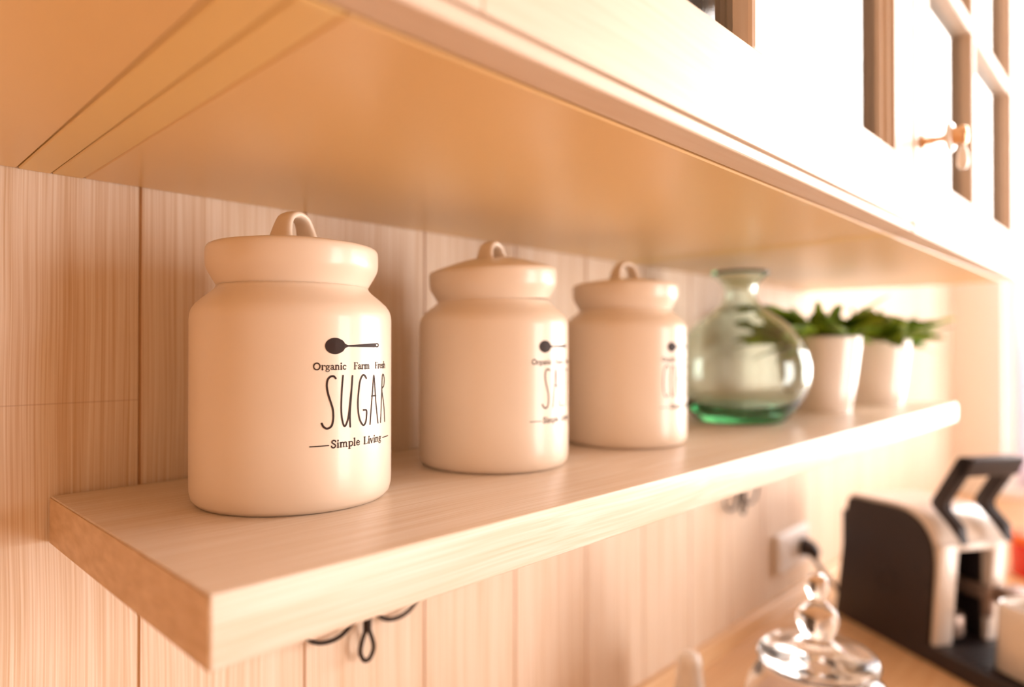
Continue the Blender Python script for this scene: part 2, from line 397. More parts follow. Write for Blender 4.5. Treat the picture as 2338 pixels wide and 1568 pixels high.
# ------------------------------------------------------------------ wall cabinets
ZU, CY, DY = 0.1105, 0.1960, 0.1750        # underside, carcass front, door front
ZB = 0.1112                                # door bottom edge
ZT = 0.80
def wall_cabinet(x0, x1, label, handle_side=None):
    w = x1 - x0
    t = thing('wall_cabinet', label, 'cabinet', (x0, CY, ZU), 0, 'wall cabinets above the shelf')
    off = Vector((-x0, -CY, -ZU))
    def P(name, bm, mat, par=t, **k):
        o = link(name, bm, mat, par, **k)
        if par is t: o.location = off
        return o
    s = 0.0178
    for a in (x0, x1 - s):
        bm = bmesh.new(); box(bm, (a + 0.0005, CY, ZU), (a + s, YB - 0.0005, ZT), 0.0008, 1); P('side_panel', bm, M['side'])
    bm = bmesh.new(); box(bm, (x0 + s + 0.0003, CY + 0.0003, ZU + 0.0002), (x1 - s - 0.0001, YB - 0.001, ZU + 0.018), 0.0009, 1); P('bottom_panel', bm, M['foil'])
    bm = bmesh.new(); box(bm, (x0 + s, CY, ZT - 0.018), (x1 - s, YB - 0.001, ZT)); P('top_panel', bm, M['inside'])
    bm = bmesh.new(); box(bm, (x0 + s, YB - 0.012, ZU + 0.018), (x1 - s, YB - 0.001, ZT - 0.018)); P('back_panel', bm, M['inside'])
    bm = bmesh.new(); box(bm, (x0 + s, CY + 0.04, 0.452), (x1 - s, YB - 0.012, 0.470), 0.001); P('inner_shelf', bm, M['inside'])
    # door
    a, b = x0 + 0.0022, x1 - 0.0022
    zb, zt = ZB, ZT - 0.002
    y0, y1 = DY, CY - 0.0012
    sw, rh = 0.0585, 0.0660
    bm = bmesh.new()
    lip = 0.0070
    # moulded rim round the door, a fine groove, then the flat frame
    box(bm, (a, y0 + 0.0004, zb), (b, y1, zb + lip), 0.0016, 3); box(bm, (a, y0 + 0.0004, zt - lip), (b, y1, zt), 0.0016, 3)
    box(bm, (a, y0 + 0.0004, zb + lip), (a + 0.003, y1, zt - lip), 0.0008); box(bm, (b - 0.003, y0 + 0.0004, zb + lip), (b, y1, zt - lip), 0.0008)
    box(bm, (a + 0.002, y0 + 0.003, zb + lip - 0.001), (b - 0.002, y1, zb + rh - 0.004))
    box(bm, (a + sw, y0, zb + lip + 0.0014), (b - sw, y1 - 0.001, zb + rh), 0.0008)      # lower rail
    box(bm, (a + sw, y0, zt - rh), (b - sw, y1 - 0.001, zt - lip), 0.0008)
    d = P('door', bm, M['door'])
    for u0, u1 in ((a + 0.003, a + sw - 0.0002), (b - sw + 0.0002, b - 0.003)):
        bm = bmesh.new(); box(bm, (u0, y0, zb + lip + 0.0014), (u1, y1 - 0.001, zt - lip - 0.0002), 0.0008)
        link('stile', bm, M['door_v'], d)
    # stepped moulding inside the opening and the bars
    oz0, oz1 = zb + rh, zt - rh; ox0, ox1 = a + sw, b - sw
    bm = bmesh.new()
    for k, (e, yy) in enumerate(((0.004, y0 + 0.004), (0.009, y0 + 0.009))):
        box(bm, (ox0, yy, oz0), (ox0 + e, y1, oz1), 0.001); box(bm, (ox1 - e, yy, oz0), (ox1, y1, oz1), 0.001)
        box(bm, (ox0, yy, oz0), (ox1, y1, oz0 + e), 0.001); box(bm, (ox0, yy, oz1 - e), (ox1, y1, oz1), 0.001)
    link('moulding', bm, M['door_v'], d)
    mx = x0 + 0.290; mz = 0.405
    bm = bmesh.new(); box(bm, (mx - 0.0085, y0 + 0.001, oz0 - 0.0005), (mx + 0.0085, y1, oz1), 0.003); link('glazing_bar', bm, M['door_v'], d)
    bm = bmesh.new(); box(bm, (ox0 - 0.0005, y0 + 0.001, mz - 0.0085), (ox1, y1, mz + 0.0085), 0.003); link('glazing_bar', bm, M['door_v'], d)
    bm = bmesh.new(); box(bm, (ox0 - 0.003, y1 - 0.006, oz0 - 0.003), (ox1 + 0.003, y1 - 0.002, oz1 + 0.003)); link('glass_pane', bm, M['doorpane'], d)
    if handle_side:
        hx = a + 0.027 if handle_side == 'l' else b - 0.027
        hz = 0.2035
        bm = bmesh.new()
        R = Matrix.Translation((hx, y0, hz)) @ Matrix.Rotation(PI / 2, 4, 'X')
        lathe(bm, [(0, 0), (0.0065, 0), (0.007, 0.0015), (0.004, 0.003), (0.003, 0.006), (0.0042, 0.0085), (0.003, 0.011), (0.0026, 0.016), (0.0034, 0.019), (0.0085, 0.0225), (0.0105, 0.0255), (0.0080, 0.029), (0.0092, 0.034), (0.0080, 0.038), (0, 0.0395)], 28)
        bmesh.ops.transform(bm, matrix=R, verts=bm.verts[:])
        k = link('handle', bm, M['brass'], d, smooth=True); k['label'] = 'pale brass turned handle with white drops'
        bm = bmesh.new()
        lathe(bm, [(0, 0.022), (0.0125, 0.0225), (0.0150, 0.0245), (0.0125, 0.027), (0, 0.0275)], 28)
        bmesh.ops.transform(bm, matrix=R, verts=bm.verts[:])
        lathe(bm, [(0, -0.033), (0.0035, -0.032), (0.0052, -0.027), (0.0045, -0.018), (0.0022, -0.010), (0, -0.006)], 20, c=(0, 0))
        for v in bm.verts:
            if abs(v.co.x) < 0.01 and abs(v.co.y) < 0.01 and v.co.z < 0: v.co += Vector((hx, y0 - 0.0345, hz))
        # rosette and pendant drop
        link('handle_drop', bm, M['porcelain'], d, smooth=True)['label'] = 'white porcelain disc and hanging drop'
    return t
wall_cabinet(-0.523, 0.105, 'cream glazed wall cabinet whose underside fills the top left corner')
wall_cabinet(0.105, 0.733, 'cream glazed wall cabinet directly above the three canisters')
wall_cabinet(0.733, 1.361, 'cream glazed wall cabinet above the potted plants, with a drop handle', 'l')

# ------------------------------------------------------------------ lettering on the canisters
RJ = 0.0605
BIG = {   # single-stroke hand lettering, mm: x right, y up from the baseline, glyph height 29
 'S': (8.0, [([(8, 28), (6.7, 29.2), (4.9, 29), (3.3, 27.3), (2.8, 23.8), (3.6, 19.2), (4.9, 15.2), (6.2, 11.1), (6.6, 7.5), (6.4, 4), (5.4, 1.1), (3, 0), (1, 1.1), (0, 3)], 1.15)]),
 'U': (7.4, [([(1, 29.4), (.4, 22.9), (0, 15.3), (0, 8.7), (.7, 3.6), (2.1, .5), (3.9, 3.4), (5, 8.4), (6.1, 17.6), (6.9, 23.7), (7.3, 29.1)], 1.05), ([(7.2, 28.5), (6.4, 17.6), (5.6, 7.3), (5.8, 0)], 1.05)]),
 'G': (7.0, [([(6.6, 27.4), (5.1, 29.1), (3.3, 28.9), (1.5, 25.5), (.5, 19.3), (0, 13.2), (.5, 6.9), (1.9, 2.6), (4.3, 0), (6.2, 1.7), (6.9, 5.3), (6.8, 8.5), (4.3, 8.9)], 1.05)]),
 'A': (8.1, [([(0, 0), (1, 8.7), (2.3, 19.2), (3.6, 29), (5, 19.1), (6.2, 9.9), (8.1, 0)], .95), ([(1.4, 16.6), (5.7, 16.6)], .9)]),
 'R': (6.2, [([(0, 0), (.8, 8), (1.6, 18.8), (2.4, 28), (4.1, 28.5), (5.3, 25.7), (4.4, 21.9), (1.8, 19.9), (3.7, 13.2), (5.1, 7.6), (5.9, 0)], .95)]),
 'L': (5.8, [([(1.4, 29), (.8, 20), (.2, 10), (0, 1), (2.5, .4), (5.8, 1)], .95)]),
 'T': (7.4, [([(0, 27.8), (3.5, 28.6), (7.4, 28.2)], .95), ([(3.8, 28.4), (3.6, 18), (3.2, 9), (3.3, 0)], .95)]),
 'C': (6.6, [([(6.4, 26.8), (5, 29), (3.2, 28.7), (1.3, 25), (.3, 18), (0, 12), (.5, 6), (1.9, 1.8), (4, 0), (6.4, 2.6)], 1.05)]),
 'O': (6.6, [([(3.4, 29), (1.5, 26), (.3, 19), (0, 12), (.8, 4.5), (3, 0), (5.2, 3.2), (6.4, 11), (6.6, 19), (5.6, 26), (3.4, 29)], 1.0)]),
 'F': (5.8, [([(1, 0), (.6, 12), (.4, 22), (.9, 28.4), (3.4, 29), (5.8, 28.4)], .95), ([(.6, 16), (4.6, 16.6)], .9)]),
 'E': (5.6, [([(5.6, 28.2), (3, 28.8), (.9, 28), (.4, 20), (.2, 10), (.5, 1.2), (3, .4), (5.6, 1.2)], .95), ([(.4, 15.6), (4.4, 16.2)], .9)]),
}
def arc(cx_, cy_, rx, ry, a0, a1, n=14):
    return [(cx_ + rx * math.cos(math.radians(a0 + (a1 - a0) * i / n)), cy_ + ry * math.sin(math.radians(a0 + (a1 - a0) * i / n))) for i in range(n + 1)]
TK, TN, SF = 0.13, 0.055, 0.05     # thick, thin, serif weights (em = cap height 1)
SER = {   # small bookish face: (advance, strokes)
 'O': (.98, [(arc(.44, .5, .38, .47, 0, 360, 24), TK)]),
 'r': (.52, [([(.14, .62), (.14, 0)], TK), ([(.0, .02), (.3, .02)], SF), ([(.02, .62), (.14, .6)], SF), (arc(.36, .40, .2, .22, 165, 70), TN), ([(.38, .6), (.46, .57)], TK)]),
 'g': (.64, [(arc(.27, .42, .17, .19, 0, 360, 18), .1), ([(.40, .56), (.58, .62)], TN), ([(.2, .26), (.12, .12), (.24, .05), (.42, .03), (.5, -.08), (.42, -.22), (.24, -.27), (.08, -.2), (.06, -.08), (.2, .03)], .075)]),
 'a': (.58, [([(.08, .52), (.2, .63), (.34, .58), (.38, .44), (.38, .1), (.46, .02), (.54, .06)], .1), ([(.38, .38), (.2, .32), (.06, .2), (.08, .06), (.2, .01), (.38, .14)], .085)]),
 'n': (.7, [([(.14, .62), (.14, 0)], TK), ([(.0, .62), (.14, .6)], SF), ([(.0, .02), (.28, .02)], SF), ([(.16, .48), (.3, .62), (.44, .6), (.5, .46), (.5, 0)], .1), ([(.38, .02), (.64, .02)], SF)]),
 'i': (.36, [([(.16, .6), (.16, 0)], TK), ([(.02, .6), (.16, .6)], SF), ([(.02, .02), (.3, .02)], SF), ([(.15, .86), (.17, .92)], .14)]),
 'c': (.54, [(arc(.28, .32, .22, .29, 50, 310, 16), .1), ([(.40, .56), (.46, .5)], .1)]),
 'F': (.66, [([(.16, .96), (.16, .02)], TK), ([(.02, .96), (.56, .96), (.58, .8)], TN), ([(.02, .02), (.32, .02)], SF), ([(.18, .5), (.46, .5)], TN), ([(.46, .6), (.46, .4)], SF)]),
 'm': (1.06, [([(.14, .62), (.14, 0)], TK), ([(.0, .62), (.14, .6)], SF), ([(.0, .02), (.28, .02)], SF), ([(.16, .48), (.28, .62), (.42, .6), (.48, .46), (.48, 0)], .1), ([(.38, .02), (.6, .02)], SF), ([(.5, .48), (.62, .62), (.76, .6), (.82, .46), (.82, 0)], .1), ([(.72, .02), (.98, .02)], SF)]),
 'e': (.56, [([(.1, .34), (.46, .36), (.4, .56), (.27, .62), (.12, .5), (.07, .32), (.14, .1), (.3, .01), (.47, .12)], .085)]),
 's': (.48, [([(.4, .5), (.3, .61), (.14, .58), (.09, .46), (.22, .34), (.37, .24), (.38, .1), (.24, .01), (.08, .08), (.06, .16)], .1)]),
 'h': (.7, [([(.14, 1.0), (.14, 0)], TK), ([(.0, 1.0), (.14, .98)], SF), ([(.0, .02), (.28, .02)], SF), ([(.16, .48), (.3, .62), (.44, .6), (.5, .46), (.5, 0)], .1), ([(.38, .02), (.64, .02)], SF)]),
 'S': (.64, [([(.52, .78), (.5, .9), (.32, .98), (.14, .9), (.1, .74), (.24, .58), (.42, .44), (.52, .28), (.44, .08), (.26, .02), (.1, .1), (.06, .26)], .12)]),
 'p': (.68, [([(.14, .62), (.14, -.3)], TK), ([(.0, .62), (.14, .6)], SF), ([(.0, -.29), (.3, -.29)], SF), ([(.16, .5), (.3, .62), (.5, .55), (.58, .32), (.48, .08), (.3, .01), (.16, .1)], .095)]),
 'l': (.36, [([(.16, 1.0), (.16, 0)], TK), ([(.02, 1.0), (.16, .98)], SF), ([(.02, .02), (.3, .02)], SF)]),
 'L': (.72, [([(.16, .96), (.16, .02)], TK), ([(.02, .96), (.3, .96)], SF), ([(.02, .02), (.6, .02), (.64, .24)], TN)]),
 'v': (.6, [([(.06, .6), (.28, .02)], TK), ([(.28, .02), (.5, .6)], TN), ([(.0, .61), (.16, .61)], SF), ([(.4, .61), (.56, .61)], SF)]),
 ' ': (.55, []),
}
def strokes_to_bm(bm, strokes, place):
    """strokes = [(pts, width)] in print coordinates (mm); place maps (x,y) mm on the jar surface"""
    def add(pts, w, k=5):
        q = [Vector((p[0], p[1], 0)) for p in pts]
        c = curve_pts(q, k) if len(q) > 2 else [q[0].lerp(q[1], i / 8) for i in range(9)]
        L, Rr = [], []
        n = len(c)
        for i in range(n):
            t = (c[min(i + 1, n - 1)] - c[max(i - 1, 0)]).normalized()
            nn = Vector((-t.y, t.x, 0)) * w / 2
            L.append(bm.verts.new(place(*(c[i] + nn).xy))); Rr.append(bm.verts.new(place(*(c[i] - nn).xy)))
        for i in range(n - 1): bm.faces.new((L[i], Rr[i], Rr[i + 1], L[i + 1]))
        for e, d in ((0, -1), (n - 1, 1)):      # round ends
            t = (c[min(e + 1, n - 1)] - c[max(e - 1, 0)]).normalized() * d
            base = math.atan2(t.y, t.x); fan = [bm.verts.new(place(c[e].x + w / 2 * math.cos(base + a), c[e].y + w / 2 * math.sin(base + a))) for a in [(-PI / 2) + PI * j / 6 for j in range(7)]]
            cc = bm.verts.new(place(c[e].x, c[e].y))
            for j in range(6): bm.faces.new((cc, fan[j], fan[j + 1]))
    for pts, w in strokes: add(pts, w)

def serif_line(text, x0, x1, base, cap, wide=1.0):
    adv = sum(SER[ch][0] for ch in text); sx = (x1 - x0) / adv; out = []; x = x0
    for ch in text:
        a, st = SER[ch]
        for pts, w in st: out.append(([(x + p[0] * sx, base + p[1] * cap) for p in pts], w * cap * 1.45))
        x += a * sx
    return out
def big_line(word, xs, base=-44.9):
    out = []
    for ch, x in zip(word, xs):
        for pts, w in BIG[ch][1]: out.append(([(x + p[0], base + p[1]) for p in pts], w))
    return out
SMALL_TOP = serif_line('Organic  Farm  Fresh', -37, 18.5, -12.0, 3.9)
SMALL_BOT = serif_line('Simple Living', -26.9, 12.6, -56.0, 4.3) + [([(-38.8, -54.4), (-28.3, -54.4)], .62), ([(14.2, -54.4), (23.8, -54.4)], .62)]
def place_on(az_c, r=RJ + 0.00018):
    # print coordinates: x mm along the surface measured from azimuth az_c, y mm absolute height above the lens plane
    def f(x, y):
        a = az_c + (x * 0.001) / RJ
        return Vector((r * math.cos(a), r * math.sin(a), y * 0.001 - SZ1))
    return f

def spoon_bm(place):
    bm = bmesh.new()
    def poly(pts): bm.faces.new([bm.verts.new(place(*p)) for p in pts])
    cx_, cy_, rx, ry = -24.6, 1.35, 5.9, 4.65
    bowl = [(cx_ + rx * math.cos(a) * (1.08 if math.cos(a) > .7 else 1), cy_ + ry * math.sin(a)) for a in [2 * PI * i / 40 for i in range(40)]]
    ctr = bm.verts.new(place(cx_, cy_)); ring = [bm.verts.new(place(*p)) for p in bowl]
    for i in range(40): bm.faces.new((ctr, ring[i], ring[(i + 1) % 40]))
    # handle in segments so that it follows the curve
    n = 24
    up = []; dn = []
    for i in range(n + 1):
        t = i / n; x = -19.4 + t * 24.0; h = 1.3 * (1 - t / .12) + .48 if t < .12 else .48 + .75 * (t - .12) / .88
        y = 1.35 + .5 * t
        up.append(bm.verts.new(place(x, y + h))); dn.append(bm.verts.new(place(x, y - h)))
    for i in range(n): bm.faces.new((up[i], dn[i], dn[i + 1], up[i + 1]))
    strokes_to_bm(bm, [(arc(7.0, 1.9, 1.95, .95, 0, 360, 20), .75), ([(4.4, 1.9), (5.2, 1.9)], 2.3)], place)
    return bm

# ------------------------------------------------------------------ canisters
def jar_profile():
    o = [(0, 0.0012), (0.050, 0.0012), (0.0535, 0.0), (0.0565, 0.0006), (0.0592, 0.0035), (0.0603, 0.008), (0.0605, 0.014), (0.0605, 0.1105), (0.0602, 0.1138),
         (0.0592, 0.1168), (0.0572, 0.1198), (0.0540, 0.1228), (0.0508, 0.1255), (0.0480, 0.1278), (0.0463, 0.1297), (0.0457, 0.1312)]
    i = [(0.0420, 0.1312), (0.0425, 0.128), (0.052, 0.118), (0.0555, 0.108), (0.0555, 0.008), (0.050, 0.005), (0, 0.005)]
    return o + i
def lid_profile(dome=1.0):
    # lower cone sits on the neck, flares to the rim, rounded top edge, slightly domed
    return [(0, 0.1300), (0.040, 0.1300), (0.0425, 0.1308), (0.0456, 0.1312), (0.0462, 0.1325), (0.0478, 0.1352), (0.0497, 0.1385), (0.0511, 0.1412), (0.0518, 0.1436), (0.0520, 0.1460), (0.0520, 0.1515),
            (0.0518, 0.1538), (0.0509, 0.1554), (0.0492, 0.1563)] + [(x, 0.1563 + (z - 0.1563) * dome) for x, z in ((0.040, 0.1588), (0.030, 0.1612), (0.020, 0.1632), (0.010, 0.1642), (0, 0.1644))]
def canister(x, y, az, word, label, tilt=0.0, tdir=0.0, lid_rot=0.0):
    t = thing('canister', label, 'canister', (x, y, SZ1), 0, 'ceramic storage canisters in a row')
    bm = bmesh.new(); lathe(bm, jar_profile(), 128); body = link('body', bm, M['ceramic'], t, smooth=True)
    bm = bmesh.new(); lathe(bm, lid_profile(1.25 if tilt else 0.72), 128)
    lid = link('lid', bm, M['ceramic'], t, smooth=True)
    # strap handle: a flat band bent to an arch, flared at both feet, hole axis towards lid_rot
    pts = [(-0.0128, 0, 0.1590), (-0.0118, 0, 0.1650), (-0.0098, 0, 0.1710), (-0.0066, 0, 0.1753), (0, 0, 0.1774), (0.0066, 0, 0.1753), (0.0098, 0, 0.1710), (0.0118, 0, 0.1650), (0.0128, 0, 0.1590)]
    c = curve_pts(pts, 5); m = len(c)
    bm = bmesh.new(); n = 20; rings = []
    for i in range(m):
        tt = (c[min(i + 1, m - 1)] - c[max(i - 1, 0)]).normalized(); nrm = Vector((tt.z, 0, -tt.x))
        h = max(0, (c[i].z - 0.159) / 0.0184)
        wv = 0.0062 + 0.0034 * (1 - h) ** 2; th = 0.0024 + 0.0008 * (1 - h) ** 3
        ring = []
        for k in range(n):
            a = 2 * PI * k / n; ca, sa = math.cos(a), math.sin(a)
            yy = wv * abs(ca) ** 0.75 * (1 if ca >= 0 else -1); dd = th * abs(sa) ** 0.75 * (1 if sa >= 0 else -1)
            ring.append(bm.verts.new(c[i] + Vector((0, yy, 0)) + nrm * dd))
        rings.append(ring)
    for a_, b_ in zip(rings, rings[1:]):
        for k in range(n): bm.faces.new((a_[k], a_[(k + 1) % n], b_[(k + 1) % n], b_[k]))
    bm.faces.new(rings[0]); bm.faces.new(rings[-1][::-1])
    bmesh.ops.rotate(bm, verts=bm.verts[:], cent=(0, 0, 0), matrix=Matrix.Rotation(lid_rot, 3, 'Z'))
    link('lid_handle', bm, M['ceramic'], lid, smooth=True)
    if tilt:
        ax = Vector((math.cos(tdir), math.sin(tdir), 0)); piv = Vector((0, 0, 0.1315))
        Rm = Matrix.Translation(piv) @ Matrix.Rotation(tilt, 4, ax) @ Matrix.Translation(-piv)
        lid.matrix_local = Matrix.Translation((0, 0, 0.0006)) @ Rm
    pl = place_on(az)
    spoon = link('printed_spoon', spoon_bm(pl), M['print'], t); spoon['label'] = 'dark brown printed spoon'
    bm = bmesh.new(); strokes_to_bm(bm, SMALL_TOP, pl)
    link('printed_small_text', bm, M['print'], t)['label'] = 'small serif print Organic Farm Fresh'
    bm = bmesh.new(); strokes_to_bm(bm, SMALL_BOT, pl)
    link('printed_small_text', bm, M['print'], t)['label'] = 'small serif print Simple Living between two lines'
    bm = bmesh.new(); strokes_to_bm(bm, word, pl)
    q = link('printed_name', bm, M['print'], t); q['label'] = 'tall thin hand-lettered dark name'
    return t
AZ = math.radians(286.5)
canister(0.2125, 0.398, AZ, big_line('SUGAR', (-32.2, -20.7, -9.5, .5, 11.7)), 'large cream ceramic canister printed SUGAR, nearest the shelf end', lid_rot=math.radians(292 + 90))
canister(0.3885, 0.3970, math.radians(288.3), big_line('SALT', (-27.5, -15.5, -4.5, 5.5)), 'cream ceramic canister printed SALT, in the middle with its lid tipped askew', tilt=math.radians(3.2), tdir=math.radians(262), lid_rot=math.radians(286 + 90))
canister(0.5660, 0.3915, math.radians(283.5), big_line('COFFEE', (-35.5, -26.5, -16.5, -8, .5, 8.5)), 'cream ceramic canister printed COFFEE, beside the green glass vase', lid_rot=math.radians(256 + 90))

# ------------------------------------------------------------------ green glass vase
VX, VY = 0.832, 0.397
t = thing('glass_vase', 'round pale green glass bottle vase with a flared mouth beside the canisters', 'vase', (VX, VY, SZ1))
outer = [(0, 0.0035), (0.035, 0.003), (0.046, 0.0), (0.0530, 0.0015), (0.0615, 0.009), (0.073, 0.025), (0.0815, 0.044), (0.0855, 0.064), (0.083, 0.084), (0.074, 0.104), (0.060, 0.121), (0.045, 0.1335), (0.032, 0.1425), (0.0245, 0.150), (0.0205, 0.158), (0.0195, 0.166), (0.0215, 0.174), (0.027, 0.181), (0.0345, 0.1865), (0.0362, 0.1895), (0.0345, 0.1915)]
inner = [(0.030, 0.1890), (0.0235, 0.183), (0.0180, 0.175), (0.0162, 0.166), (0.0172, 0.158), (0.0215, 0.149), (0.030, 0.1395), (0.043, 0.1305), (0.058, 0.118), (0.0715, 0.102), (0.0803, 0.083), (0.0826, 0.064), (0.080, 0.046), (0.0705, 0.028), (0.0600, 0.0185), (0.046, 0.0145), (0.02, 0.0130), (0, 0.0128)]
def smooth_prof(p, k=4):
    q = curve_pts([(a, b, 0) for a, b in p], k); return [(max(v.x, 0), v.y) for v in q]
bm = bmesh.new(); lathe(bm, smooth_prof(outer) + smooth_prof(inner), 96)
link('bottle', bm, M['greenglass'], t, smooth=True)

# ------------------------------------------------------------------ potted plants
def leaf_bm(bm, L, wid, az, lift, droop, base, twist, teeth=4):
    n = 12; rows = []
    d = Vector((math.cos(az), math.sin(az), 0)); side0 = Vector((-d.y, d.x, 0))
    for i in range(n + 1):
        s = i / n
        ang = lift - droop * s
        p = base + d * (L * s * math.cos(lift - droop * s * .5)) + Vector((0, 0, L * s * math.sin(lift - droop * s * .5)))
        w = wid * (math.sin(PI * min(1, s * .92 + .08)) ** 0.8) * (1 - s * .15)
        ph = (s * teeth) % 1.0
        w *= 0.66 + 0.55 * ph
        if i == n: w = wid * 0.02
        if i == 0: w = wid * 0.15
        up = Vector((-d.x * math.sin(ang), -d.y * math.sin(ang), math.cos(ang)))
        sd = (side0 * math.cos(twist) + up * math.sin(twist)).normalized()
        rows.append((bm.verts.new(p - sd * w + up * w * .25), bm.verts.new(p), bm.verts.new(p + sd * w + up * w * .25)))
    for a, b in zip(rows, rows[1:]):
        bm.faces.new((a[0], a[1], b[1], b[0])); bm.faces.new((a[1], a[2], b[2], b[1]))
def plant(x, y, label, seed, hpot, rt, rb, specs):
    t = thing('potted_plant', label, 'plant', (x, y, SZ1), 0, 'leafy plants in white pots on the shelf')
    bm = bmesh.new()
    lathe(bm, smooth_prof([(0, 0.001), (rb - .004, 0), (rb, 0.003), ((rb + rt) / 2 + .001, hpot * .5), (rt, hpot - .004), (rt - .0012, hpot)], 3) + smooth_prof([(rt - .004, hpot - .001), ((rb + rt) / 2 - .004, hpot * .5), (rb - .005, .006), (0, .005)], 3), 64)
    link('pot', bm, M['pot'], t, smooth=True)
    bm = bmesh.new(); lathe(bm, [(0, hpot - .012), (rt - .006, hpot - .013), (rt - .008, hpot - .02), (0, hpot - .02)], 40); link('soil', bm, M['soil'], t)
    rnd = random.Random(seed)
    for (az, L, lift, droop, wid) in specs:
        bm = bmesh.new()
        b = Vector((0.012 * math.cos(az), 0.012 * math.sin(az), hpot - .015))
        leaf_bm(bm, L, wid, az, lift, droop, b, rnd.uniform(-.7, .7))
        o = link('leaf', bm, M['leaf'], t, smooth=True)
        md = o.modifiers.new('thickness', 'SOLIDIFY'); md.thickness = 0.0009
R_ = math.radians
def fan(seed, n, extra):
    r = random.Random(seed); out = []
    for i in range(n):
        out.append((R_(360 * i / n + r.uniform(-14, 14)), r.uniform(.085, .12), R_(r.uniform(20, 52)), R_(r.uniform(15, 65)), r.uniform(.023, .031)))
    for i in range(8):
        out.append((R_(45 * i + r.uniform(-20, 20)), r.uniform(.055, .085), R_(r.uniform(48, 85)), R_(r.uniform(0, 30)), r.uniform(.012, .018)))
    return out + extra
plant(1.058, 0.380, 'leafy green plant in a white ceramic pot, directly behind the glass vase', 3, 0.110, 0.058, 0.044,
      fan(3, 15, [(R_(165), .13, R_(40), R_(25), .024), (R_(150), .125, R_(34), R_(10), .024), (R_(140), .115, R_(48), R_(30), .022), (R_(135), .125, R_(30), R_(20), .022), (R_(120), .115, R_(22), R_(40), .022), (R_(150), .105, R_(12), R_(45), .021), (R_(170), .10, R_(5), R_(40), .018)]))
plant(1.268, 0.365, 'leafy green plant in a white ceramic pot, farthest along the shelf', 11, 0.108, 0.056, 0.044,
      fan(11, 15, [(R_(-50), .135, R_(30), R_(15), .018), (R_(-40), .145, R_(18), R_(5), .017), (R_(-30), .11, R_(45), R_(20), .015), (R_(-60), .10, R_(20), R_(20), .02)]))

# ------------------------------------------------------------------ iron hooks under the shelf
def iron_hook(cx_, label, dz=0.0):
    Y = YB - 0.006
    t = thing('iron_hook', label, 'hook', (cx_, Y, SZ0 - 0.04), 0, 'black iron scroll hooks on the wall under the shelf')
    def P(x, z, y=0): return (x, y, z - (SZ0 - 0.04))
    bm = bmesh.new()      # wall plate
    prism(bm, fillet([(-0.008, P(0, -0.150)[2]), (0.008, P(0, -0.150)[2]), (0.006, P(0, -0.225)[2]), (-0.006, P(0, -0.225)[2])], 0.004), 0.002, 0.0055, 'y', 0.0006)
    link('wall_plate', bm, M['iron'], t)
    bm = bmesh.new()      # stem with the teardrop loop
    sweep(bm, curve_pts([P(0, -0.165, 0), P(0, -0.20, -0.006), P(0.0002, -0.225, -0.006), P(0, -0.243, -0.006)], 6), 0.0036)
    loop = [P(0.0006, -0.2395, -0.006), P(-0.0035, -0.2465, -0.006), P(-0.0062, -0.2545, -0.006), P(-0.0065, -0.2605, -0.006), P(-0.0035, -0.2665, -0.006), P(0, -0.268, -0.006), P(0.0035, -0.2665, -0.006), P(0.0065, -0.2605, -0.006), P(0.0062, -0.2545, -0.006), P(0.0035, -0.2465, -0.006)]
    sweep(bm, curve_pts(loop, 6, True), 0.0019, closed=True)
    link('hook_loop', bm, M['iron'], t, smooth=True)
    for s in (-1, 1):
        bm = bmesh.new()
        pts = [P(s * .001, -.205, -.001), P(s * .008, -.226, -.002), P(s * .018, -.2375, -.003), P(s * .030, -.2420, -.003), P(s * .044, -.2405, -.003), P(s * .055, -.233, -.003), P(s * .060, -.220, -.003), P(s * .056, -.209, -.003), P(s * .048, -.207, -.003), P(s * .044, -.213, -.003), P(s * .047, -.219, -.003)]
        pts = [(x, y, z - dz * min(1, abs(x) / .018)) for x, y, z in pts]
        cc = curve_pts(pts, 6); n = len(cc)
        sweep(bm, cc, [0.0022 - 0.0008 * i / n for i in range(n)])
        link('scroll_arm', bm, M['iron'], t, smooth=True)
    return t
iron_hook(0.3335, 'black iron scroll hook with a teardrop loop, below the first canisters')
iron_hook(1.050, 'black iron scroll hook on the wall below the plants, above the socket', 0.014)

# ------------------------------------------------------------------ socket, plug and cord
t = thing('wall_socket', 'white double wall socket on the boards above the worktop', 'socket', (1.263, YB, -0.369))
bm = bmesh.new(); box(bm, (-0.072, -0.010, -0.036), (0.072, 0, 0.036), 0.005, 3); pl_ = link('cover_plate', bm, M['socket'], t, autosmooth=40)
for sx in (-0.036, 0.036):
    bm = bmesh.new(); lathe(bm, [(0, -0.003), (0.0185, -0.003), (0.0195, 0.0012), (0.022, 0.0018), (0.0235, 0)], 36)
    bmesh.ops.transform(bm, matrix=Matrix.Translation((sx, -0.0101, 0)) @ Matrix.Rotation(PI / 2, 4, 'X'), verts=bm.verts[:])
    link('socket_ring', bm, M['socket'], t, smooth=True)
bm = bmesh.new()
sweep(bm, curve_pts([(1.297, YB - 0.012, -0.372), (1.297, YB - 0.022, -0.373), (1.2975, YB - 0.031, -0.379), (1.298, YB - 0.034, -0.392)], 5), [0.0165] * 5 + [0.0155] * 4 + [0.013] * 3 + [0.010, 0.008, 0.006, 0.004])
pg = tag(link('power_plug', bm, M['blackplastic'], smooth=True), 'black power plug and cord pushed into the white socket', 'plug')
bm = bmesh.new()
sweep(bm, curve_pts([(1.298, YB - 0.034, -0.392), (1.304, YB - 0.045, -0.412), (1.322, YB - 0.062, -0.440), (1.335, YB - 0.070, -0.462), (1.345, YB - 0.085, -0.4655), (1.338, YB - 0.098, -0.4640)], 8), 0.0040)
link('cord', bm, M['blackplastic'], pg, smooth=True)

